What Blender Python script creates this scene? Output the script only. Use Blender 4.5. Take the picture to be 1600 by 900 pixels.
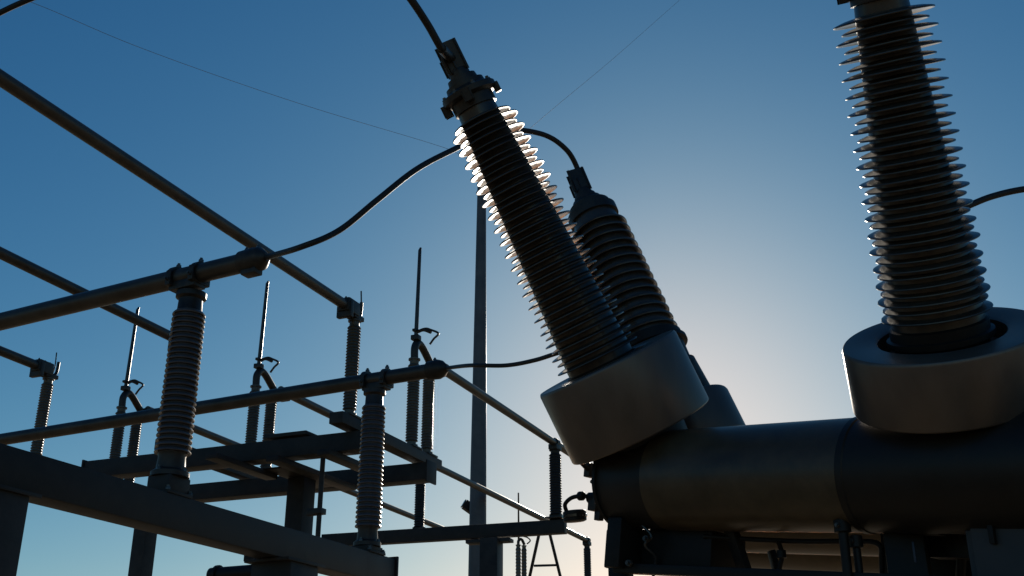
import bpy, bmesh, math, random
from mathutils import Vector, Matrix, Quaternion
random.seed(7)
for o in list(bpy.data.objects): bpy.data.objects.remove(o)
SC = bpy.context.scene
COL = SC.collection
V = Vector
# ------------------------------------------------------------------ camera
F = 1745.0                       # focal length in pixels of the 1600 px wide photograph
PITCH = math.atan(730/F)
CAMZ = 1.6
CO, SI = math.cos(PITCH), math.sin(PITCH)
cam = bpy.data.cameras.new('camera'); cam_o = bpy.data.objects.new('camera', cam); COL.objects.link(cam_o)
cam.sensor_width = 36; cam.lens = F/1600*36; cam.clip_end = 6000; cam.clip_start = .05
cam_o.location = (0, 0, CAMZ); cam_o.rotation_euler = (math.pi/2+PITCH, 0, 0)
SC.camera = cam_o
def ray(px, py):
    u = (px-800)/F; v = (450-py)/F
    return V((u, CO-SI*v, SI+CO*v))
def P(px, py, t):                # point at depth t along the view axis
    return ray(px, py)*t+V((0, 0, CAMZ))
def PZ(px, py, H):               # point at height H above the eye
    r = ray(px, py); return r*(H/r.z)+V((0, 0, CAMZ))
# ------------------------------------------------------------------ light
SUNPX = (1054, 574)
sd = ray(*SUNPX).normalized()
sun_el = math.asin(sd.z); sun_az = math.atan2(sd.x, sd.y)
W = bpy.data.worlds.new('World'); SC.world = W; W.use_nodes = True
wn = W.node_tree.nodes; wl = W.node_tree.links
bg = wn['Background']
sky = wn.new('ShaderNodeTexSky'); sky.sky_type = 'NISHITA'; sky.sun_disc = False
sky.sun_elevation = sun_el; sky.sun_rotation = sun_az
sky.altitude = 0; sky.air_density = 1.0; sky.dust_density = 0.3; sky.ozone_density = 1.0
# the photograph's deep, contrasty blue: one even colour response over the whole sky
sp = wn.new('ShaderNodeSeparateColor'); cb = wn.new('ShaderNodeCombineColor'); wl.new(sky.outputs[0], sp.inputs[0])
for i, (gm, k) in enumerate(((1.69, .190), (1.17, .700), (.90, 1.39))):
    pw = wn.new('ShaderNodeMath'); pw.operation = 'POWER'; pw.inputs[1].default_value = gm; wl.new(sp.outputs[i], pw.inputs[0])
    ml_ = wn.new('ShaderNodeMath'); ml_.operation = 'MULTIPLY'; ml_.inputs[1].default_value = k; wl.new(pw.outputs[0], ml_.inputs[0])
    wl.new(ml_.outputs[0], cb.inputs[i])
wl.new(cb.outputs[0], bg.inputs[0]); bg.inputs[1].default_value = 0.053
sl = bpy.data.lights.new('sun', 'SUN'); sl.energy = 5.0; sl.angle = math.radians(.53); sl.color = (1, .90, .76)
so = bpy.data.objects.new('sun', sl); COL.objects.link(so)
so.rotation_euler = (-sd).to_track_quat('-Z', 'Y').to_euler()
so.location = (3, 20, 12)
vs = SC.view_settings
vs.view_transform = 'Standard'; vs.look = 'None'; vs.gamma = 1; vs.use_curve_mapping = False; vs.exposure = 0.0
# ------------------------------------------------------------------ materials
def mat(name, col, rough=.5, metal=0., coat=0., var=.25, scale=6., bump=.0, bscale=60., streak=False, dirt=None, spec=.5):
    m = bpy.data.materials.new(name); m.use_nodes = True
    nt = m.node_tree; n = nt.nodes; l = nt.links; b = n['Principled BSDF']
    tc = n.new('ShaderNodeTexCoord'); mp = n.new('ShaderNodeMapping'); l.new(tc.outputs['Object'], mp.inputs[0])
    if streak: mp.inputs['Scale'].default_value = (1, 1, .12)
    nz = n.new('ShaderNodeTexNoise'); nz.inputs['Scale'].default_value = scale; nz.inputs['Detail'].default_value = 7
    nz.inputs['Roughness'].default_value = .65
    l.new(mp.outputs[0], nz.inputs['Vector'])
    rp = n.new('ShaderNodeValToRGB'); rp.color_ramp.elements[0].position = .32; rp.color_ramp.elements[1].position = .7
    c = V(col); d = V(dirt) if dirt else c*(1-var)
    rp.color_ramp.elements[0].color = (*d, 1)
    rp.color_ramp.elements[1].color = (*(c*(1+var*.6)), 1)
    l.new(nz.outputs['Fac'], rp.inputs[0]); oi = n.new('ShaderNodeObjectInfo'); orr = n.new('ShaderNodeMapRange'); orr.inputs['To Min'].default_value = .78; orr.inputs['To Max'].default_value = 1.22
    l.new(oi.outputs['Random'], orr.inputs[0])
    mv = n.new('ShaderNodeVectorMath'); mv.operation = 'SCALE'; l.new(rp.outputs[0], mv.inputs[0]); l.new(orr.outputs[0], mv.inputs['Scale'])
    l.new(mv.outputs[0], b.inputs['Base Color'])
    mr = n.new('ShaderNodeMapRange'); mr.inputs['To Min'].default_value = max(.05, rough-.1); mr.inputs['To Max'].default_value = min(1, rough+.14)
    l.new(nz.outputs['Fac'], mr.inputs[0]); l.new(mr.outputs[0], b.inputs['Roughness'])
    b.inputs['Metallic'].default_value = metal; b.inputs['Specular IOR Level'].default_value = spec
    b.inputs['Coat Weight'].default_value = coat; b.inputs['Coat Roughness'].default_value = .12
    if bump:
        n2 = n.new('ShaderNodeTexNoise'); n2.inputs['Scale'].default_value = bscale; n2.inputs['Detail'].default_value = 4
        l.new(mp.outputs[0], n2.inputs['Vector'])
        bp = n.new('ShaderNodeBump'); bp.inputs['Strength'].default_value = bump; bp.inputs['Distance'].default_value = .01
        l.new(n2.outputs['Fac'], bp.inputs['Height']); l.new(bp.outputs[0], b.inputs['Normal'])
    return m
M = dict(
    porcelain=mat('brown_porcelain', (.038, .030, .022), .40, coat=.3, var=.4, scale=9),
    grey_porcelain=mat('grey_porcelain', (.075, .067, .066), .36, coat=.2, var=.3, scale=12),
    slim=mat('slim_porcelain', (.095, .082, .056), .42, coat=.15, var=.3, scale=12),
    collar=mat('collar_aluminium', (.13, .108, .092), .40, metal=.55, var=.22, scale=3.5, bump=.03, streak=True),
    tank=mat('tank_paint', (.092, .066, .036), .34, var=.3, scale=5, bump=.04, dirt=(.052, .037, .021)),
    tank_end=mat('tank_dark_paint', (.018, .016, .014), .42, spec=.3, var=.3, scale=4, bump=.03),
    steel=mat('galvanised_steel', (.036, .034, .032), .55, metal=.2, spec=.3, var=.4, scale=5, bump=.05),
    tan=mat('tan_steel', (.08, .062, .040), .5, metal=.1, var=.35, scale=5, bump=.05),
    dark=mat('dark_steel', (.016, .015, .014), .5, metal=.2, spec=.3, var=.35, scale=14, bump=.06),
    casting=mat('cast_fitting', (.038, .033, .028), .45, metal=.35, var=.4, scale=18, bump=.08),
    tube=mat('bus_tube_aluminium', (.075, .066, .057), .38, metal=.45, var=.3, scale=4, bump=.03, dirt=(.045, .038, .030)),
    cable=mat('cable', (.025, .024, .024), .55, metal=.3, var=.2, scale=30),
    far_slim=mat('far_porcelain', (.035, .032, .030), .5, var=.3, scale=12, spec=.3),
    pole=mat('mast_steel', (.085, .088, .092), .5, metal=.2, var=.3, scale=3, bump=.04),
    wire=mat('shield_wire', (.25, .26, .28), .5, metal=.6, var=.2, scale=3),
    cabinet=mat('cabinet_paint', (.06, .059, .057), .45, spec=.3, var=.15, scale=3, bump=.02),
    bolt=mat('bolt_zinc', (.10, .095, .09), .35, metal=.7, var=.3, scale=30),
    glass=mat('gauge_glass', (.02, .02, .022), .12, coat=.5, var=.2),
    label=mat('label_plate', (.03, .045, .09), .4, var=.2),
)
def gravel():
    m = bpy.data.materials.new('gravel'); m.use_nodes = True
    nt = m.node_tree; n = nt.nodes; l = nt.links; b = n['Principled BSDF']
    tc = n.new('ShaderNodeTexCoord')
    vo = n.new('ShaderNodeTexVoronoi'); vo.inputs['Scale'].default_value = 38; l.new(tc.outputs['Object'], vo.inputs['Vector'])
    nz = n.new('ShaderNodeTexNoise'); nz.inputs['Scale'].default_value = .7; nz.inputs['Detail'].default_value = 8; l.new(tc.outputs['Object'], nz.inputs['Vector'])
    mx = n.new('ShaderNodeMix'); mx.data_type = 'RGBA'; l.new(nz.outputs['Fac'], mx.inputs[0])
    mx.inputs[6].default_value = (.20, .145, .080, 1); mx.inputs[7].default_value = (.34, .25, .145, 1)
    m2 = n.new('ShaderNodeMix'); m2.data_type = 'RGBA'; m2.blend_type = 'MULTIPLY'; m2.inputs[0].default_value = .5
    l.new(mx.outputs[2], m2.inputs[6]); l.new(vo.outputs['Color'], m2.inputs[7]); l.new(m2.outputs[2], b.inputs['Base Color'])
    b.inputs['Roughness'].default_value = .95
    bp = n.new('ShaderNodeBump'); bp.inputs['Strength'].default_value = .8; bp.inputs['Distance'].default_value = .03
    l.new(vo.outputs['Distance'], bp.inputs['Height']); l.new(bp.outputs[0], b.inputs['Normal'])
    return m
M['gravel'] = gravel()
# ------------------------------------------------------------------ mesh helpers (world coordinates)
class MB:
    def __init__(s): s.v = []; s.f = []; s.sm = []
    def add(s, vs, fs, smooth=True):
        k = len(s.v); s.v += [V(a) for a in vs]; s.f += [tuple(i+k for i in f) for f in fs]; s.sm += [smooth]*len(fs); return s
    def lathe(s, prof, base, axis, n=40):
        a = V(axis).normalized(); q = V((0, 0, 1)).rotation_difference(a)
        vs = []; fs = []
        for r, h in prof:
            for i in range(n):
                t = 2*math.pi*i/n; vs.append(q @ V((r*math.cos(t), r*math.sin(t), h))+V(base))
        m = len(prof)
        for j in range(m-1):
            for i in range(n):
                i2 = (i+1) % n
                fs.append((j*n+i, j*n+i2, (j+1)*n+i2, (j+1)*n+i))
        s.add(vs, fs)
        s.add(vs[:n], [tuple(range(n))[::-1]], False); s.add(vs[-n:], [tuple(range(n))], False)
        return s
    def tube(s, pts, r, n=14):
        pts = [V(p) for p in pts]; rs = r if isinstance(r, (list, tuple)) else [r]*len(pts)
        tan = [(pts[min(i+1, len(pts)-1)]-pts[max(i-1, 0)]).normalized() for i in range(len(pts))]
        nrm = tan[0].orthogonal().normalized(); vs = []
        for i, p in enumerate(pts):
            if i: nrm = (tan[i-1].rotation_difference(tan[i]) @ nrm)
            nrm = (nrm-tan[i]*nrm.dot(tan[i])).normalized(); bi = tan[i].cross(nrm)
            for k in range(n):
                t = 2*math.pi*k/n; vs.append(p+(nrm*math.cos(t)+bi*math.sin(t))*rs[i])
        fs = [(j*n+i, j*n+(i+1) % n, (j+1)*n+(i+1) % n, (j+1)*n+i) for j in range(len(pts)-1) for i in range(n)]
        s.add(vs, fs); s.add(vs[:n], [tuple(range(n))[::-1]], False); s.add(vs[-n:], [tuple(range(n))], False)
        return s
    def box(s, c, ex, ey, ez, bev=.006):
        """c centre, half-extent vectors"""
        bm = bmesh.new(); bmesh.ops.create_cube(bm, size=2)
        mt = Matrix((ex, ey, ez)).transposed()
        for v in bm.verts: v.co = mt @ v.co
        if mt.determinant() < 0: bmesh.ops.reverse_faces(bm, faces=bm.faces)
        if bev: bmesh.ops.bevel(bm, geom=list(bm.edges), offset=bev, segments=2, affect='EDGES', profile=.6)
        bm.verts.index_update()
        s.add([v.co+V(c) for v in bm.verts], [[v.index for v in f.verts] for f in bm.faces], False); bm.free(); return s
    def beam(s, a, b, w, h, bev=.008, up=(0, 0, 1)):
        a = V(a); b = V(b); d = (b-a); L = d.length; d.normalize()
        side = d.cross(V(up)).normalized(); u = side.cross(d).normalized()
        return s.box((a+b)/2, d*(L/2), side*(w/2), u*(h/2), bev)
    def chan(s, a, b, w, h, th=.012, flip=1, up=(0, 0, 1)):   # channel section: web + two flanges
        a = V(a); b = V(b); d = (b-a).normalized(); side = d.cross(V(up)).normalized()*flip; u = side.cross(d).normalized()*flip
        L = (b-a).length/2; c = (a+b)/2
        s.box(c-side*(w/2-th/2), d*L, side*(th/2), u*(h/2), .003)
        s.box(c+side*(th/2+.001)+u*(h/2-th/2), d*L, side*(w/2-th/2), u*(th/2), .003)
        s.box(c+side*(th/2+.001)-u*(h/2-th/2), d*L, side*(w/2-th/2), u*(th/2), .003)
        return s
OFF = {}
def link(o, parent, world):
    COL.objects.link(o)
    if parent is not None:
        o.parent = parent; o.location = V(world)-OFF[parent.name]
    else: o.location = V(world)
    OFF[o.name] = V(world); return o
def mesh_of(mb, name, m, origin):
    me = bpy.data.meshes.new(name); o_ = V(origin)
    me.from_pydata([v-o_ for v in mb.v], [], mb.f); me.materials.append(M[m])
    me.polygons.foreach_set('use_smooth', mb.sm)
    me.update(); 
    bm = bmesh.new(); bm.from_mesh(me); bmesh.ops.remove_doubles(bm, verts=bm.verts, dist=1e-5)
    bmesh.ops.recalc_face_normals(bm, faces=bm.faces); bm.to_mesh(me); bm.free()
    try: me.set_sharp_from_angle(angle=math.radians(38))
    except Exception: pass
    return me
def obj(name, mb, m, parent=None, origin=None):
    if origin is None:
        if parent is not None: origin = OFF[parent.name]
        else:
            zs = min(mb.v, key=lambda a: a.z); xs = sum((a.x for a in mb.v))/len(mb.v); ys = sum((a.y for a in mb.v))/len(mb.v)
            origin = (xs, ys, zs.z)
    o = bpy.data.objects.new(name, mesh_of(mb, name, m, origin)); return link(o, parent, origin)
def tag(o, label, cat, group=None):
    o['label'] = label; o['category'] = cat
    if group: o['group'] = group
    return o
def thing(name, loc, label, cat, group=None):
    o = bpy.data.objects.new(name, None); o.empty_display_size = .1; link(o, None, loc); return tag(o, label, cat, group)
def inst(name, me, parent, world, axis, scale=1., spin=0.):
    o = bpy.data.objects.new(name, me); link(o, parent, world)
    o.rotation_mode = 'QUATERNION'
    o.rotation_quaternion = V((0, 0, 1)).rotation_difference(V(axis).normalized()) @ Quaternion((0, 0, 1), spin)
    o.scale = (scale,)*3 if not isinstance(scale, tuple) else scale; return o
def lathe_mesh(name, prof, m, n=40):
    mb = MB().lathe(prof, (0, 0, 0), (0, 0, 1), n); return mesh_of(mb, name, m, (0, 0, 0))
def bez(pts, n=14):
    """smooth path through points (Catmull-Rom)"""
    p = [V(a) for a in pts]; p = [p[0]*2-p[1]]+p+[p[-1]*2-p[-2]]; out = []
    for i in range(1, len(p)-2):
        for k in range(n):
            t = k/n; a, b, c, d = p[i-1:i+3]
            out.append(.5*((2*b)+(c-a)*t+(2*a-5*b+4*c-d)*t*t+(3*b-a-3*c+d)*t**3))
    out.append(p[-2]); return out
BOLT = lathe_mesh('bolt', [(.0, 0), (.012, 0), (.012, .010), (.0105, .012), (.007, .012), (.007, .02), (.0, .02)], 'bolt', 6)
def bolts(parent, centre, axis, r, n, s=1., phase=0.):
    a = V(axis).normalized(); e = a.orthogonal().normalized(); f = a.cross(e)
    for i in range(n):
        t = 2*math.pi*i/n+phase; inst('bolt', BOLT, parent, V(centre)+(e*math.cos(t)+f*math.sin(t))*r, a, s)
# directions of the yard's grid, from the photograph's vanishing points
phi = math.radians(24.7)
D1 = V((math.sin(phi), math.cos(phi), 0)); D2 = V((math.cos(phi), -math.sin(phi), 0)); UP = V((0, 0, 1))
# ------------------------------------------------------------------ ground
g = MB().add([(-2500, -2500, 0), (2500, -2500, 0), (2500, 2500, 0), (-2500, 2500, 0)], [(0, 1, 2, 3)], False)
go = obj('gravel_ground', g, 'gravel', None, (0, 0, 0)); go['kind'] = 'structure'
# ------------------------------------------------------------------ circuit breaker
SHED_L = lathe_mesh('shed', [(.0, .034), (.42, .030), (.60, .022), (.80, .006), (.95, -.016), (.992, -.026), (1.0, -.037), (.99, -.047), (.965, -.047), (.93, -.040), (.78, -.022), (.6, -.012), (.45, -.008), (.0, -.006)], 'porcelain', 72)
GSHED = lathe_mesh('shed', [(.0, .14), (.70, .13), (.86, .07), (.97, -.01), (1.0, -.055), (.985, -.085), (.94, -.08), (.84, -.045), (.74, -.03), (.0, -.03)], 'grey_porcelain', 36)
def bushing(root, base, top, rc0, rc1, rt0, rt1, pitch=.078, cap_r=.14, neck=.12, plain=False):
    base = V(base); top = V(top); a = (top-base); L = a.length; a.normalize()
    core = obj('bushing', MB().lathe([(rc0*.99, -neck), (rc0*1.0, -neck*.4), (rc0, 0), (rc0, .02), (rc1, L-.02), (rc1*.98, L)], base, a, 56), 'porcelain', root, base)
    n = int((L-.05)/(pitch/2)); k = 0
    for i in range(n):
        h = .035+i*pitch/2; f = h/L
        rt = rt0+(rt1-rt0)*f; rc = rc0+(rc1-rc0)*f
        if i % 2 and plain: continue
        if i % 2: rt = rc+(rt-rc)*.68
        j = random.uniform(-1, 1)
        inst('shed', SHED_L, core, base+a*(h+.0022*j), a+V((random.uniform(-1, 1), random.uniform(-1, 1), random.uniform(-1, 1)))*.006, (rt*(1+.008*j), rt*(1+.008*j), .62 if plain else .36))
    # top hardware
    cp = obj('top_flange', MB().lathe([(rc1*1.02, -.03), (rc1*1.12, -.028), (rc1*1.12, .03), (cap_r*.9, .034), (cap_r, .045), (cap_r, .075), (cap_r*.95, .082), (cap_r*.82, .085), (cap_r*.72, .10), (cap_r*.70, .125), (cap_r*.56, .13), (cap_r*.52, .165), (cap_r*.40, .17)], top, a, 40), 'casting', core)
    e = a.orthogonal().normalized(); f_ = a.cross(e)
    for i in range(8 if cap_r > .15 else 0):
        t = i*math.pi/4+.2; inst('bolt', BOLT, core, top+a*.070+(e*math.cos(t)+f_*math.sin(t))*cap_r*.9, a, 1.35)
    for i in range(4 if cap_r > .15 else 0):
        t = i*math.pi/2+.6; d = e*math.cos(t)+f_*math.sin(t)
        obj('lifting_lug', MB().box(top+a*.03+d*cap_r*.97, d*.018, a.cross(d)*.022, a*.028, .006), 'casting', core)
    side = a.cross(V((0, 1, 0))).normalized(); dep = a.cross(side)
    obj('terminal_pad', MB().lathe([(.060, .15), (.060, .19), (.05, .215)], top, a, 20).box(top+a*.285, side*.046, dep*.034, a*.080, .014).box(top+a*.25+side*.035, side*.022, dep*.038, a*.04, .01).box(top+a*.305-dep*.036, side*.036, dep*.014, a*.05, .008), 'casting', core)
    for sx in (-1, 1):
        for sz in (-1, 1): inst('bolt', BOLT, core, top+a*(.30+sz*.035)+side*sx*.022-dep*.042, -dep, 1.1)
    return core, a, top+a*.34
def collar(root, ctop, cbot, r, hole):
    ctop = V(ctop); cbot = V(cbot); a = (ctop-cbot); h = a.length; a.normalize()
    pr = [(hole, .10), (r*.55, .004), (r-.008, 0), (r-.003, .003), (r, .010), (r, h-.016), (r-.004, h-.004), (r-.008, h), (hole+.012, h), (hole, h-.008), (hole, h-.09), (hole*.9, h-.10)]
    c = obj('collar', MB().lathe(pr, cbot, a, 96), 'collar', root, cbot)
    return c, a
# anchor depths: the tank recedes to the left
B1b, B1t = P(936, 562, 6.10), P(741, 163, 6.18)
B2b, B2t = P(1464, 495, 4.86), P(1374, -9, 4.71)
B3b, B3t = P(1008, 530, 6.95), P(927, 338, 7.4)
base = P(1180, 760, 5.6); base.z = 0
BR = thing('circuit_breaker', base, 'large dead tank circuit breaker with tilted ribbed bushings rising from metal collars', 'circuit breaker')
bu1, a1, tp1 = bushing(BR, B1b, B1t, .190, .110, .243, .195, cap_r=.158)
bu1['label'] = 'backlit bushing leaning far over, its upper sheds blazing with sunlight'
bu2, a2, tp2 = bushing(BR, B2b, B2t, .194, .110, .234, .206, .0755, cap_r=.152)
bu2['label'] = 'tall bushing rising out of the open ring collar, glints down one edge'
bu3, a3, tp3 = bushing(BR, B3b, B3t, .192, .150, .222, .188, .063, cap_r=.142, plain=True)
bu3['label'] = 'shorter looking bushing leaning away behind the blazing one'
c1, ca1 = collar(BR, P(948, 566, 6.12), P(1001, 674, 6.10), .412, .235)
c2, ca2 = collar(BR, P(1470, 522, 4.86), P(1487, 624, 4.91), .420, .268)
c3, ca3 = collar(BR, P(1062, 640, 6.8), P(1093, 705, 6.68), .315, .20)
for bb, aa, tt in ((B1b, a1, .205), (B2b, a2, .208), (B3b, a3, .225)):
    obj('base_flange', MB().lathe([(tt*.9, -.02), (tt, -.03), (tt, -.07), (tt*1.08, -.075), (tt*1.08, -.10), (tt*.95, -.105), (tt*.95, -.24)], bb, aa, 48), 'dark', BR)
obj('turret', MB().tube([B3b-a3*.22, B3b-a3*.25, P(1040, 600, 6.86), P(1062, 640, 6.8), P(1075, 668, 6.75)], [.215, .235, .235, .235, .20], 48), 'dark', BR)
# tank along the line from under collar one to beyond collar two
def tk(px, py=None):
    f = (px-990)/(1475-990); w = 1/6.1+(1/4.85-1/6.1)*f
    return P(px, 752-14*f if py is None else py, 1/w)
ta, tb = tk(972), tk(1990)
td = (tb-ta).normalized(); tl = (tb-ta).length
def along(px): return (tk(px)-ta).dot(td)
R = .262
s1, s2 = along(1046), along(1352)
tank = obj('tank', MB().lathe([(R, s1+.012), (R, s2-.004)], ta, td, 96), 'tank', BR)
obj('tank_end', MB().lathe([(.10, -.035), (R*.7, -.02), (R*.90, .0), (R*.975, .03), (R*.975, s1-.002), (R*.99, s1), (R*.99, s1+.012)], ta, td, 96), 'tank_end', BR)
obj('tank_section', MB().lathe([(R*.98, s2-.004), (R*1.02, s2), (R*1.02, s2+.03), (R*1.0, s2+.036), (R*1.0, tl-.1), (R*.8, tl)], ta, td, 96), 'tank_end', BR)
obj('end_flange', MB().lathe([(R*.9, .012), (R*1.01, .014), (R*1.01, .034), (R*.9, .036)], ta, td, 64), 'dark', BR)
bolts(BR, ta+td*-.004, -td, R*.82, 12, 1.5)
obj('end_flange', MB().lathe([(R*.9, -.02), (R*1.12, -.018), (R*1.12, .02), (R*.9, .022)], tb-td*.12, td, 64), 'dark', BR)
# necks between the collars and the tank
for cb, aa, px in ((P(1001, 674, 6.10), ca1, 1000), (P(1487, 624, 4.91), ca2, 1490)):
    obj('neck', MB().tube([cb+aa*.05, cb-aa*.10, tk(px)], [.25, .245, .235], 48), 'dark', BR)
# second tank of the breaker, behind the first
for k, dd in enumerate((.72, 1.46)):
    ta2 = tk(985+60*k)+D1*dd; tb2 = tk(1750)+D1*dd; L2 = (tb2-ta2).length
    obj('tank', MB().lathe([(.1, -.03), (R*.9, 0), (R*.98, .03), (R, .1), (R, L2-.1), (R*.8, L2)], ta2, (tb2-ta2), 72), 'tank', BR)
    if k == 0:
        cb3 = P(1093, 705, 6.68); q = ta2+td*((cb3-ta2).dot(td))
        obj('neck', MB().tube([cb3+ca3*.05, cb3-ca3*.05, q], [.19, .19, .19], 40), 'dark', BR)
# frame below: two rails, legs, struts, boxes
def rail(px0, py0, px1, py1, dz, w, h, name, m):
    pass
dn = V((0, 0, -1))
ax0, ax1 = tk(1000), tk(1375)
sd_ = td.cross(UP).normalized(); nd = -(sd_ if sd_.y > 0 else -sd_)     # horizontal, towards the viewer
ud = td.cross(nd); ud = ud if ud.z > 0 else -ud
def leg(px, py, t, w, name='leg', m='dark', top=None):
    p = P(px, py, t); obj(name, MB().beam(V((p.x, p.y, 0.002)), p, w, w, .008, up=D1), m, BR)
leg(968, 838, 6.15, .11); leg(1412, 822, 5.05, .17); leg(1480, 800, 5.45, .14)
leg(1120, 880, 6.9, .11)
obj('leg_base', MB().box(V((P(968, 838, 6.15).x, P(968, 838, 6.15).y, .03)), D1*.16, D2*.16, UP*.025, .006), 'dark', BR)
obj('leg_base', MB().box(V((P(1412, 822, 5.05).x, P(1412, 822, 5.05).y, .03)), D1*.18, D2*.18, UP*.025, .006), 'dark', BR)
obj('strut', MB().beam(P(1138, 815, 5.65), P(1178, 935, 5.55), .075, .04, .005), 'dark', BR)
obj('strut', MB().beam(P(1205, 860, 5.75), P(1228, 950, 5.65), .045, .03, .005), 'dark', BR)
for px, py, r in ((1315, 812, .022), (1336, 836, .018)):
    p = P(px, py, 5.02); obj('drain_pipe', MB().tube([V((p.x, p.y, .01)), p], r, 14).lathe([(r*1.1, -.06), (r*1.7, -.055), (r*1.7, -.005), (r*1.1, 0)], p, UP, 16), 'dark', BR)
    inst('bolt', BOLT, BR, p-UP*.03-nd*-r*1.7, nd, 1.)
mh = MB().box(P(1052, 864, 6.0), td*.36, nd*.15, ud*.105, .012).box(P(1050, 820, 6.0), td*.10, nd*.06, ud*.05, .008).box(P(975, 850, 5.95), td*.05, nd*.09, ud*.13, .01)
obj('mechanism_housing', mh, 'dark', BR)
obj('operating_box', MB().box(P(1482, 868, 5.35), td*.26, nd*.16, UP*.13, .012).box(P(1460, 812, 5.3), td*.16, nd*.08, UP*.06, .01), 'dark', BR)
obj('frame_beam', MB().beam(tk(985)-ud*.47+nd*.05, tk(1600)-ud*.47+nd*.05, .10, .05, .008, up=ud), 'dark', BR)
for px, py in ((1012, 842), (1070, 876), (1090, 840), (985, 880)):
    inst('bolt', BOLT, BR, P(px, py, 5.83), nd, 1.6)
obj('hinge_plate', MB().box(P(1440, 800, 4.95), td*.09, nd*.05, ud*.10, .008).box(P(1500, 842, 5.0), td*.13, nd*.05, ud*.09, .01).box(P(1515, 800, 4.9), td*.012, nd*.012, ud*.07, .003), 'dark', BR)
obj('gas_pipe', MB().tube(bez([P(1100, 838, 5.7), P(1160, 842, 5.6), P(1250, 846, 5.4), P(1330, 846, 5.22), P(1372, 850, 5.1), P(1378, 880, 5.08), P(1378, 960, 5.06)]), .013, 10), 'dark', BR)
obj('gas_pipe', MB().tube(bez([P(1216, 846, 5.45), P(1222, 868, 5.45), P(1216, 900, 5.45), P(1214, 960, 5.45)]), .012, 10).lathe([(.014, -.02), (.024, -.018), (.024, .018), (.014, .02)], P(1221, 866, 5.45), UP, 12), 'dark', BR)
obj('earth_strap', MB().tube(bez([P(1003, 820, 5.9), P(1018, 838, 5.85), P(1008, 852, 5.85), P(1024, 872, 5.85), P(1020, 905, 5.85)]), .008, 8), 'bolt', BR)
obj('conduit', MB().tube(bez([P(1500, 770, 4.95), P(1497, 800, 4.95), P(1502, 850, 4.97), P(1500, 930, 5.0)]), .022, 12), 'dark', BR)
obj('conduit', MB().tube(bez([P(1535, 790, 4.95), P(1530, 830, 4.95), P(1534, 860, 4.97), P(1534, 930, 5.0)]), .014, 12), 'dark', BR)
obj('label_plate', MB().box(P(1412, 862, 4.95), td*.055, nd*.003, UP*.045, .002), 'label', BR)
# control cabinet at the right
cp = P(1655, 872, 4.55); cz = P(1600, 770, 4.55).z
cab = thing('control_cabinet', (cp.x, cp.y, 0), 'grey steel control cabinet below the open ring collar', 'cabinet')
obj('housing', MB().box((cp.x, cp.y, (cz+.25)/2), td*.29, nd*.2, UP*((cz-.25)/2), .015), 'cabinet', cab)
obj('door', MB().box(V((cp.x, cp.y, (cz+.25)/2))+nd*.212, td*.255, nd*.01, UP*((cz-.25)/2-.04), .006), 'cabinet', cab)
obj('handle', MB().box(V((cp.x, cp.y, cz-.17))+nd*.235-td*.16, td*.012, nd*.014, UP*.05, .005), 'dark', cab)
obj('plinth', MB().box((cp.x, cp.y, .125), td*.27, nd*.18, UP*.122, .01), 'dark', cab)
# gas density gauge on a bent pipe at the tank end
gc = P(898, 806, 6.35); gp = ta-td*.0+ud*-.02
gg = obj('gas_gauge', MB().lathe([(.0, -.034), (.052, -.034), (.066, -.028), (.068, 0), (.066, .024), (.058, .030), (.0, .032)], gc, V((-.08, -.1, 1)), 40), 'dark', BR, gc)
obj('gauge_rim', MB().lathe([(.069, -.010), (.072, -.008), (.072, .006), (.069, .008)], gc, V((-.08, -.1, 1)), 40), 'glass', gg)
vp = P(924, 776, 6.3)
obj('gauge_pipe', MB().tube(bez([gc+V((-.045, 0, .02)), P(883, 788, 6.35), P(893, 778, 6.33), P(908, 775, 6.31), vp, vp+td*.12]), .012, 12).lathe([(.02, -.02), (.026, -.012), (.026, .012), (.02, .02)], P(908, 775, 6.31), td, 16).lathe([(.016, -.03), (.032, -.028), (.032, .02), (.02, .03)], P(927, 778, 6.3), td, 16), 'dark', BR)
obj('valve', MB().box(P(930, 786, 6.28), td*.03, nd*.03, ud*.045, .006).box(P(936, 805, 6.25), td*.02, nd*.02, ud*.03, .005), 'casting', BR)
obj('drain_valve', MB().box(P(922, 735, 6.28), td*.022, nd*.03, ud*.04, .006).tube([P(905, 719, 6.2), P(923, 738, 6.28)], .014, 10), 'casting', BR)
obj('vent_pipe', MB().tube([P(958, 818, 6.15), P(957, 838, 6.15)], .012, 10), 'dark', BR)
# ------------------------------------------------------------------ big support frame with two station posts (left)
HN = 1.52                                    # top of beam above the eye
n1 = PZ(262, 771, HN); n2 = PZ(573, 862, HN)
nd1 = (n2-n1).normalized()
bz = V((0, 0, -.125))
NA = n1-nd1*4.6; NB = n2+nd1*.30
sf = thing('support_frame', ((NA.x+n1.x)/2, (NA.y+n1.y)/2, 0), 'heavy steel beam on square columns carrying the two thick grey post insulators', 'support frame')
bmh = .22
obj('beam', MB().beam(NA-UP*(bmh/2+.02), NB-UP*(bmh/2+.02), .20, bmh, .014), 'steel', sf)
nside = nd1.cross(UP).normalized()
obj('end_plate', MB().box(NB-UP*(bmh/2+.02)+nd1*.012, nd1*.012, nside*.115, UP*(bmh/2+.02), .004), 'steel', sf)
for px, py, w in ((8, 800, .26),):
    r = ray(px, py); 
    k = (n1-V((0, 0, CAMZ)))
    # intersection of the view plane through this column with the beam's axis
    t_ = None
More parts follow.
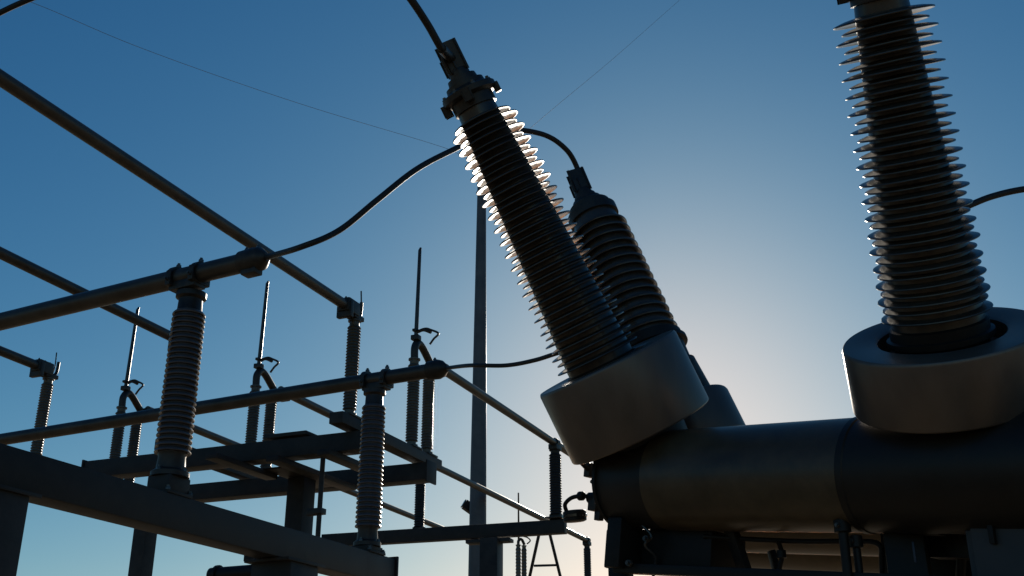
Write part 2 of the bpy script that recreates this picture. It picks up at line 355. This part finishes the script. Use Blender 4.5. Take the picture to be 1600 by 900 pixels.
def on_beam(px):       # point of the beam's axis seen at column px
    best = None
    for i in range(4000):
        p = NA+(NB-NA)*(i/3999); c = p-V((0, 0, CAMZ)); d = c.y*CO+c.z*SI
        if d <= .2: continue
        e = abs(800+F*c.x/d-px)
        if best is None or e < best[0]: best = (e, p)
    return best[1]
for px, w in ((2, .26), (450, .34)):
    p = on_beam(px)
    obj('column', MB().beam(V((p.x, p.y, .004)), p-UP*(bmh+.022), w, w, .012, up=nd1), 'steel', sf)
    obj('cap_plate', MB().box(p-UP*(bmh+.034), nd1*(w/2+.06), nside*(w/2+.02), UP*.011, .003), 'steel', sf)
    obj('base_plate', MB().box(V((p.x, p.y, .02)), nd1*.24, nside*.24, UP*.015, .003), 'steel', sf)
for p, w in ((n1, .115), (n2, .12)):
    obj('mount_plate', MB().box(p-UP*.012, nd1*w, nside*w*.9, UP*.010, .003), 'steel', sf)
for sx in (-1, 1):
    for sz in (-1, 1):
        inst('bolt', BOLT, sf, NB-UP*(bmh/2+.02)+nd1*.024+nside*sx*.08+UP*sz*.085, nd1, 1.4)
        inst('bolt', BOLT, sf, n1-UP*.003+nd1*sx*.105+nside*sz*.09, UP, 1.4)
        inst('bolt', BOLT, sf, n2-UP*.003+nd1*sx*.108+nside*sz*.09, UP, 1.4)
for p, h, w in ((n1, .10, .098), (n2, .04, .10)):
    obj('pedestal', MB().box(p+UP*(h/2-.001), nd1*w, nside*w*.9, UP*(h/2-.001), .006), 'steel', sf)
# operating mechanism hanging below
pm = on_beam(440)-UP*.36
obj('gearbox', MB().box(P(395, 872, 8.6), nd1*.05, nside*.05, UP*.03, .006).tube([P(385, 868, 8.6), P(402, 874, 8.6)], .02, 10), 'dark', sf)
obj('drive_pipe', MB().tube([P(330, 899, 8.7), P(410, 893, 8.5)], .058, 20).lathe([(.06, 0), (.072, .004), (.072, .03), (.06, .034)], P(338, 898, 8.68), P(410, 893, 8.5)-P(330, 899, 8.7), 20), 'dark', sf)
def station_post(b, top_h, rt, rc, n, label, taper=1.0):
    t = thing('post_insulator', b, label, 'insulator', 'thick grey station post insulators')
    obj('base_fitting', MB().lathe([(rt*1.05, 0), (rt*1.05, .03), (rt*.8, .05), (rt*.74, .13), (rt*.80, .15)], b, UP, 32), 'casting', t)
    bolts(t, b+UP*.03, UP, rt*.93, 4, 1.4, .4)
    h0 = .15; h1 = top_h-.14
    obj('core', MB().lathe([(rc, h0), (rc, h1)], b, UP, 36), 'grey_porcelain', t)
    for i in range(n):
        inst('shed', GSHED, t, b+UP*(h0+.02+(h1-h0-.03)*i/(n-1)), UP, (rt*(1-.06*i/n), rt*(1-.06*i/n), .17))
    obj('cap_fitting', MB().lathe([(rc*.98, h1), (rc*.9, h1+.01), (rc*.86, top_h-.05), (rc*1.1, top_h-.035), (rc*1.1, top_h)], b, UP, 32), 'casting', t)
    return t
HG = 2.99                                     # tube centre heights above the eye for the lower buses
g1 = V((n1.x, n1.y, CAMZ+HG)); g2 = V((n2.x, n2.y, CAMZ+HG))
station_post(n1+UP*.10, HG-HN-.21, .116, .092, 27, 'thick grey ribbed post insulator holding the higher of the two thick bus tubes').name = 'post_insulator'
station_post(n2+UP*.04, HG-HN-.15, .108, .086, 27, 'thick grey ribbed post insulator at the plated end of the heavy beam')
def bus(name, pts, r, label, group=None, m='tube'):
    o = obj(name, MB().tube(pts, r, 28), m); return tag(o, label, 'bus tube', group)
BR_ = .062
def level_end(px, py, z): return PZ(px, py, z)
# lower bus one
G0 = PZ(-260, 566, HG); G1 = PZ(408, 404, HG)
def clamp(b, d, label, root=None, nm='bus_clamp'):
    t = thing(nm, b-UP*.11, label, 'clamp', 'clamps holding bus tubes')
    s = d.cross(UP).normalized()
    obj('saddle', MB().box(b-UP*.072, d*.115, s*.055, UP*.030, .008).box(b-UP*.02-d*.10, d*.022, s*.088, UP*.055, .008).box(b-UP*.02+d*.10, d*.022, s*.088, UP*.055, .008), 'casting', t)
    obj('strap', MB().lathe([(.064, -.022), (.084, -.022), (.084, .022), (.064, .022)], b-d*.10, d, 24).lathe([(.064, -.022), (.08, -.022), (.08, .022), (.064, .022)], b+d*.10, d, 24), 'casting', t)
    for k in (-1, 1):
        inst('bolt', BOLT, t, b+d*.10*k+UP*.084, UP, 1.5); inst('bolt', BOLT, t, b+d*.10*k+s*.088-UP*.03, s, 1.3)
    return t
gd = (G1-G0).normalized(); G0 = G0-gd*6
def near_on(a, b, p):
    d = (b-a).normalized(); return a+d*((p-a).dot(d))
bus('bus_tube', [G0, G1], .066, 'thick bus tube on the taller ribbed post, ending beside the crossing tube')
obj_e = thing('tube_end_fitting', G1, 'bolted cable fitting on the end of the thick bus tube', 'fitting')
obj('sleeve', MB().lathe([(.064, -.16), (.08, -.155), (.084, -.05), (.078, 0), (.05, .03), (.03, .05)], G1, gd, 28).box(G1-gd*.07-UP*.08, gd*.06, gd.cross(UP)*.04, UP*.025, .008), 'casting', obj_e)
for k in (-.13, -.03): inst('bolt', BOLT, obj_e, G1+gd*k+UP*.082, UP, 1.3)
clamp(near_on(G0, G1, g1), gd, 'cast clamp joining the thick bus tube to the ribbed post below it')
H0 = PZ(-160, 713, HG); H1 = PZ(692, 576, HG)
hd = (H1-H0).normalized(); H0 = H0-hd*7
bus('bus_tube', [H0, H1], BR_, 'bus tube on the ribbed post at the beam end, ending beside two slim insulators')
obj_f = thing('tube_end_fitting', H1, 'cable fitting on the bus tube end beside two slim insulators', 'fitting')
obj('sleeve', MB().lathe([(.064, -.14), (.08, -.135), (.084, -.04), (.07, 0), (.04, .03), (.028, .05)], H1, hd, 28), 'casting', obj_f)
inst('bolt', BOLT, obj_f, H1-hd*.08+UP*.082, UP, 1.3)
clamp(near_on(H0, H1, g2), hd, 'cast clamp joining the bus tube to the ribbed post at the beam end')
# ------------------------------------------------------------------ high buses with three disconnect switches
HA = 4.4
ZT = CAMZ+HA
LA = lambda x: PZ(x, 121.6+.6585*x, HA)
LB = lambda x: PZ(x, 395+.490*x, HA)
LC = lambda x: PZ(x, 548+.402*x, HA)
def slim_profile(h, r, n):
    pr = [(r*1.0, 0), (r*1.0, .025), (r*.7, .03), (r*.7, .06)]
    for i in range(n):
        z = .06+(h-.13)*i/n; dz = (h-.13)/n
        pr += [(r*.84, z+dz*.1), (r*1.0, z+dz*.3), (r*.98, z+dz*.42), (r*.84, z+dz*.85)]
    pr += [(r*.7, h-.065), (r*.72, h-.06), (r*.72, h-.02), (r*.95, h-.018), (r*.95, h)]
    return pr
INS_H = 1.06
def slim(parent, p_top, h=INS_H, r=.074, n=28, name='insulator', m='slim'):
    b = p_top-UP*h
    return obj(name, MB().lathe(slim_profile(h, r, n), b, UP, 22), m, parent, b)
def switch(L, xj, xa, xb, label, xend):
    jaw, pa, pb = L(xj)-UP*.10, L(xa)-UP*.10, L(xb)-UP*.10
    d = (pb-jaw).normalized(); s = d.cross(UP).normalized()
    mid = (jaw+pb)/2
    t = thing('disconnect_switch', (mid.x, mid.y, jaw.z-INS_H-.16), label, 'disconnect switch', 'open disconnect switches on the high buses')
    bb = UP*(INS_H+.08)
    obj('base_rail', MB().beam(jaw-d*.25-bb, pb+d*.25-bb, .16, .12, .006), 'steel', t)
    slim(t, jaw); slim(t, pa); slim(t, pb)
    for p in (jaw, pa, pb):
        obj('foot', MB().box(p-UP*(INS_H+.010), d*.12, s*.09, UP*.010, .003), 'casting', t)
    # jaw: two prongs and clamp
    j = jaw+UP*.05
    obj('jaw', MB().box(j-UP*.02, d*.10, s*.06, UP*.025, .008).box(j-d*.13+UP*.05, d*.12, s*.075, UP*.075, .02).tube(bez([j+d*.06, j+d*.11+UP*.06, j+d*.12+UP*.20]), .020, 10).tube(bez([j+s*.05, j+s*.07+UP*.10, j+s*.06+UP*.28]), .008, 8).box(j-d*.20+UP*.0, d*.03, s*.09, UP*.09, .012), 'casting', t)
    for k in (-.2, -.1, -.02): inst('bolt', BOLT, t, j+d*k+UP*.13, UP, 1.2)
    # hinge yoke over the two insulators, and the blade standing up
    h0 = pa+UP*.0; h1 = pb+UP*.0
    yoke = MB().tube(bez([h0, h0+UP*.14, h0+UP*.22+d*.07, (h0+h1)/2+UP*.20, h1+UP*.10-d*.02, h1+UP*.02+d*.10, h1+d*.28+UP*.02]), .046, 14)
    obj('hinge_yoke', yoke.box(h1+UP*.04+d*.2, d*.12, s*.07, UP*.06, .012), 'casting', t)
    bb0 = h0+UP*.24+d*.02
    obj('blade', MB().tube([bb0, bb0+UP*1.18+d*.02, bb0+UP*1.22+d*.04], [.026, .021, .014], 14), 'tube', t)
    obj('blade_clamp', MB().box(bb0+UP*.03, d*.045, s*.05, UP*.03, .008).box(bb0+UP*.12, d*.05, s*.03, UP*.016, .006), 'casting', t)
    obj('arcing_horn', MB().tube(bez([bb0+UP*.11, bb0+UP*.13+D2*.12, bb0+UP*.10+D2*.2, bb0+UP*.04+D2*.30, bb0-UP*.02+D2*.24, bb0-UP*.08+D2*.19]), .013, 8).tube(bez([bb0+UP*.10, bb0+UP*.115+D2*.1, bb0+UP*.07+D2*.2]), .020, 8), 'casting', t)
    return jaw, pa, pb, d
sA = switch(LA, 555, 648, 671, 'open disconnect switch whose jaw holds the highest bus tube, blade standing up', 0)
sB = switch(LB, 293, 401, 426, 'open disconnect switch partly hidden by the thick ribbed post, blade standing up', 0)
sC = switch(LC, 78, 192, 217, 'open disconnect switch on the bus farthest from the breaker, blade standing up', 0)
def hbus(L, x0, x1, label):
    a, b = L(x0), L(x1)
    if x0 < 0: a = a+(a-b).normalized()*6
    return bus('bus_tube', [a, b], .056, label, None)
hbus(LA, -160, 536, 'highest bus tube, running down to the first slim insulator with a jaw')
hbus(LA, 690, 990, 'bus tube leaving the two slim insulators and passing behind the tank end')
hbus(LB, -130, 284, 'middle bus tube passing behind the thick tube and the ribbed post')
hbus(LB, 438, 917, 'long bus tube running on from the middle switch past the mast')
hbus(LC, -110, 66, 'short piece of bus tube held by the jaw of the outermost switch')
hbus(LC, 230, 765, 'bus tube running on from the outermost switch behind the beams')
# switch stand: two long beams and column
HP = HA-.10-INS_H-.16
def seg(pa, pb, z):  return PZ(pa[0], pa[1], z), PZ(pb[0], pb[1], z)
ss = thing('switch_stand', PZ(472, 800, HP-.5)*1, 'steel stand of long cross beams under the three open switches', 'support frame')
zc = HP-.13
mA = (sC[0]+sC[1])/2; 
M0, M1 = seg((140, 737), (575, 690), HP-.11)
obj('beam', MB().beam(M0, M1, .2, .2, .010), 'steel', ss)
K0, K1 = seg((225, 779), (672, 738), HP-.11)
obj('beam', MB().beam(K0, K1, .2, .2, .010), 'steel', ss)
kd = (M1-M0).normalized()
obj('end_plate', MB().box(K1+kd*.012, kd*.010, D1*.115, UP*.125, .003), 'steel', ss)
obj('end_plate', MB().box(M0-kd*.012, kd*.010, D1*.115, UP*.115, .003), 'steel', ss)
obj('splice_plate', MB().box(PZ(455, 683, HP+.03), kd*.26, D1*.12, UP*.02, .004), 'steel', ss)
def lerp(a, b, f): return a+(b-a)*f
for x0, y0, x1, dz in ((330, 712, 425, .02), (425, 716, 548, .04), (505, 706, 585, .02)):
    obj('cross_beam', MB().beam(PZ(x0, y0, HP-.24-dz), PZ(x1, y0+(x1-x0)*(1190-y0)/(1670-x0), HP-.24-dz), .15, .06, .008), 'steel', ss)
for px, py in ((472, 748),):
    p = PZ(px, py, HP-.24)
    obj('column', MB().beam(V((p.x, p.y, .004)), p, .225, .225, .012, up=D1), 'steel', ss)
    obj('cap_plate', MB().box(p+UP*.013, D1*.5, D2*.16, UP*.011, .004), 'steel', ss)
    obj('base_plate', MB().box(V((p.x, p.y, .02)), D1*.25, D2*.25, UP*.015, .003), 'steel', ss)
p = P(505, 712, 11.6)
rod = thing('operating_rod', (p.x, p.y, 0), 'thin vertical operating pipe beside the column, with a small bracket', 'pipe')
obj('pipe', MB().tube([V((p.x, p.y, .01)), p], .026, 16), 'steel', rod)
bp = P(502, 800, 11.4); bp.x, bp.y = p.x, p.y
obj('bracket', MB().box(bp-D2*.06, D2*.08, D1*.03, UP*.035, .006).box(bp, D2*.05, D1*.05, UP*.03, .006), 'casting', rod)
# column seen between the frames
p = PZ(229, 818, 2.6)
sc = thing('steel_column', (p.x, p.y, 0), 'plain square steel column below the outermost open switch', 'column')
tp = PZ(229, 755, HP-.22); tp = V((p.x, p.y, min(tp.z, CAMZ+HP-.22)))
obj('shaft', MB().beam(V((p.x, p.y, .004)), tp, .20, .20, .010, up=D1), 'steel', sc)
obj('base_plate', MB().box(V((p.x, p.y, .02)), D1*.2, D2*.2, UP*.015, .003), 'steel', sc)
# ------------------------------------------------------------------ far support with posts
HJ = HA-.10-INS_H
J0 = PZ(505, 846, HJ-.12); J1 = PZ(884, 823, HJ-.12)
jd = (J1-J0).normalized()
fs = thing('beam_support', PZ(768, 850, HJ-.4), 'slimmer steel cross beam on a column beside the tall mast', 'support frame')
obj('beam', MB().beam(J0, J1, .15, .20, .008), 'steel', fs)
p = PZ(768, 842, HJ-.24)
obj('column', MB().beam(V((p.x, p.y, .004)), p, .28, .28, .012, up=jd), 'steel', fs)
obj('gusset', MB().box(PZ(765, 843, HJ-.24)-UP*.03, jd*.35, jd.cross(UP)*.1, UP*.025, .004), 'steel', fs)
obj('base_plate', MB().box(V((p.x, p.y, .02)), D1*.25, D2*.25, UP*.015, .003), 'steel', fs)
def far_post(pt, label, r=.085):
    b = pt-UP*(INS_H+.1)
    t = thing('slim_post_insulator', b, label, 'insulator', 'slim posts under the far bus tubes')
    s = slim(t, pt-UP*.1, INS_H, r, 24, 'porcelain', 'far_slim')
    obj('saddle', MB().box(pt-UP*.07, D1*.10, D2*.07, UP*.04, .008).lathe([(.058, -.05), (.076, -.05), (.076, .05), (.058, .05)], pt, D1, 18), 'casting', t)
    obj('foot', MB().box(b+UP*.012, D1*.13, D2*.13, UP*.012, .003).box(b+UP*.04+D2*.06, D1*.05, D2*.03, UP*.03, .004).box(b+UP*.04-D2*.06, D1*.05, D2*.03, UP*.03, .004), 'casting', t)
far_post(LA(867), 'dark slim post at the far beam end, beside the tilted metal collar', .095)
far_post(LB(658), 'slim post standing on the far beam below the end of the long cross beam')
fp = LB(917); far_post(fp, 'slim post between the gauge and the breaker leg, holding a bus tube end')
t = thing('steel_column', (fp.x, fp.y, 0), 'round steel column carrying the slim post between gauge and breaker leg', 'column')
obj('shaft', MB().tube([V((fp.x, fp.y, .004)), fp-UP*(INS_H+.105)], .08, 20), 'steel', t)
obj('base_plate', MB().box(V((fp.x, fp.y, .02)), D1*.2, D2*.2, UP*.015, .003), 'steel', t)
fp = LC(765); far_post(fp, 'slim post behind the mast holding the far end of a bus tube')
t = thing('steel_column', (fp.x, fp.y, 0), 'round steel column behind the mast carrying a slim post', 'column')
obj('shaft', MB().tube([V((fp.x, fp.y, .004)), fp-UP*(INS_H+.105)], .08, 20), 'steel', t)
# ------------------------------------------------------------------ tall mast
mb_ = P(748, 700, 21.0); mb_.z = 0
mtop = P(744, 268, 21.0); 
mt = thing('lightning_mast', mb_, 'tall slender tapered steel mast behind the blazing bushing', 'mast')
mh_ = CAMZ+(lambda r_: mb_.y/r_.y*r_.z)(ray(744, 262))
ml = V((mtop.x-mb_.x, mtop.y-mb_.y, 0))
obj('pole', MB().tube([mb_+V((0, 0, .02)), mb_+V((0, 0, mh_*.5)), mb_+V((0, 0, mh_))], [.195, .155, .088], 12), 'pole', mt)
obj('base_plate', MB().box(mb_+V((0, 0, .02)), V((.3, 0, 0)), V((0, .3, 0)), V((0, 0, .018)), .003), 'steel', mt)
obj('spike', MB().tube([mb_+V((0, 0, mh_)), mb_+V((0, 0, mh_+.8))], [.02, .004], 8), 'steel', mt)
lp = P(733, 793, 20.8)
fl = thing('floodlight', lp, 'small floodlight on a bracket clamped to the tall mast', 'floodlight')
obj('bracket', MB().tube([lp+V((.10, .05, -.06)), lp+V((.26, .1, -.16))], .03, 10).box(lp+V((.1, .05, -.06)), V((.05, 0, 0)), V((0, .06, 0)), V((0, 0, .05)), .01), 'dark', fl)
obj('head', MB().box(lp, V((.09, .02, -.06)), V((-.02, .08, 0)), V((.04, 0, .07)), .012), 'dark', fl)
obj('lens', MB().box(lp+V((-.105, -.02, .07)), V((.010, .002, -.006)), V((-.018, .07, 0)), V((.034, 0, .06)), .003), 'glass', fl)
# ------------------------------------------------------------------ ladder frame, arrester beyond
z_ = 27.0
la = P(853, 1000, z_); la.z = 0
lt = thing('ladder_frame', la, 'narrow steel A-frame with a cross rung standing beyond the far beam', 'frame')
for x0, x1 in ((845, 820), (856, 884)):
    obj('rail', MB().beam(P(x1, 935, z_), P(x0, 822, z_), .06, .06, .006, up=D1), 'steel', lt)
    a_ = P(x1, 935, z_); dn_ = (P(x1, 935, z_)-P(x0, 822, z_)); k = -(a_.z-.01)/dn_.z
    obj('rail', MB().beam(a_+dn_*k, a_+dn_*.002, .06, .06, .006, up=D1), 'steel', lt)
obj('rung', MB().beam(P(834, 884, z_-.05), P(869, 883, z_-.05), .06, .05, .006), 'steel', lt)
obj('top_plate', MB().box(P(851, 822, z_), D2*.18, D1*.06, UP*.05, .006), 'steel', lt)
ap = P(813, 850, z_); 
ar = thing('disconnect_switch', (ap.x, ap.y, 0), 'small distant disconnect switch with a thin upright blade between mast and A-frame', 'disconnect switch')
for dx in (-.05, .09): 
    q = V((ap.x+dx, ap.y+(.1 if dx > 0 else 0), ap.z-.02)); slim(ar, q, 1.06, .068, 12, 'insulator')
obj('stand', MB().beam(V((ap.x+.02, ap.y+.05, .004)), V((ap.x+.02, ap.y+.05, ap.z-1.09)), .24, .24, .01, up=D1), 'steel', ar)
obj('yoke', MB().tube(bez([ap+V((-.05, 0, -.02)), ap+V((-.04, 0, .08)), ap+V((.03, .05, .12)), ap+V((.10, .1, .0))]), .035, 10), 'casting', ar)
obj('blade', MB().tube([ap+V((-.04, 0, .08)), P(810, 770, z_)], [.026, .018], 10), 'tube', ar)
obj('arcing_horn', MB().tube(bez([ap+V((-.02, 0, .2)), ap+V((.16, 0, .16)), ap+V((.24, 0, .08)), ap+V((.16, 0, .0))]), .016, 8), 'casting', ar)
# ------------------------------------------------------------------ cables
def cable(pts, r, label, m='cable', name='cable', cat='cable', n=12):
    return tag(obj(name, MB().tube(bez(pts), r, n), m), label, cat)
cable([G1+gd*.03, P(470, 386, 6.65), P(530, 360, 6.75), P(590, 312, 6.9), P(650, 265, 7.1), P(708, 234, 7.35), P(775, 204, 7.7), P(845, 209, 7.95), P(885, 234, 8.02), P(904, 268, 8.05), tp3+a3*-.02], .019, 'slack black cable from the thick tube end, behind the blazing bushing, to the bushing beyond')
cable([H1+hd*.03, P(735, 571, 8.4), P(790, 571, 8.2), P(835, 563, 8.0), P(878, 550, 7.8), P(930, 540, 7.75), P(1005, 570, 7.75), B3b-a3*.12], .016, 'black cable running from the slim insulators in behind the tilted metal collar')
cable([tp1-a1*.05, P(690, 76, 5.98), P(668, 38, 5.9), P(640, -4, 5.8), P(590, -70, 5.7), P(500, -170, 5.6), P(380, -270, 5.6), P(150, -420, 5.8)], .021, 'thick black cable rising from the terminal of the blazing bushing')
obj('cable_ferrule', MB().tube([tp1-a1*.06, P(690, 76, 5.98)], .027, 14), 'casting', bu1)
cable([P(-700, 420, 7.5), P(-450, 270, 7.2), P(-200, 125, 7), P(-60, 52, 7), P(0, 20, 7), P(46, -1, 7), P(120, -30, 7), P(300, -110, 7.2), P(600, -260, 7.6)], .018, 'short stretch of black cable in the corner above the highest bus tube')
pb_ = tk(1486)+D1*.72; pt_ = P(1446, 330, 5.75); px_ = pt_-pb_
obj('terminal_post', MB().lathe(slim_profile(px_.length, .07, 24), pb_, px_, 22), 'porcelain', BR)
cable([pt_, P(1474, 336, 5.76), P(1505, 325, 5.8), P(1550, 307, 5.85), P(1605, 295, 5.9), P(1680, 290, 6.0), P(1850, 300, 6.3), P(2150, 330, 7.0), P(2600, 340, 8.0)], .017, 'black cable curving away from behind the bushing in the open ring collar')
mtip = mb_+V((0, 0, mh_-.05))
cable([P(-100, -45, 14), P(50, 4, 15), P(200, 67, 16), P(350, 122, 17), P(500, 172, 18.3), P(670, 223, 20), P(715, 240, 20.6), mtip], .0036, 'fine overhead shield wire sagging across the sky above the highest bus tube to the mast', 'wire', 'overhead_wire', 'wire', 6)
cable([P(1120, -50, 34), P(1062, 0, 32), P(960, 90, 28), P(870, 165, 25), P(800, 225, 22.5), mtip], .0038, 'fine overhead wire climbing away from the mast above the shorter looking bushing', 'wire', 'overhead_wire', 'wire', 6)
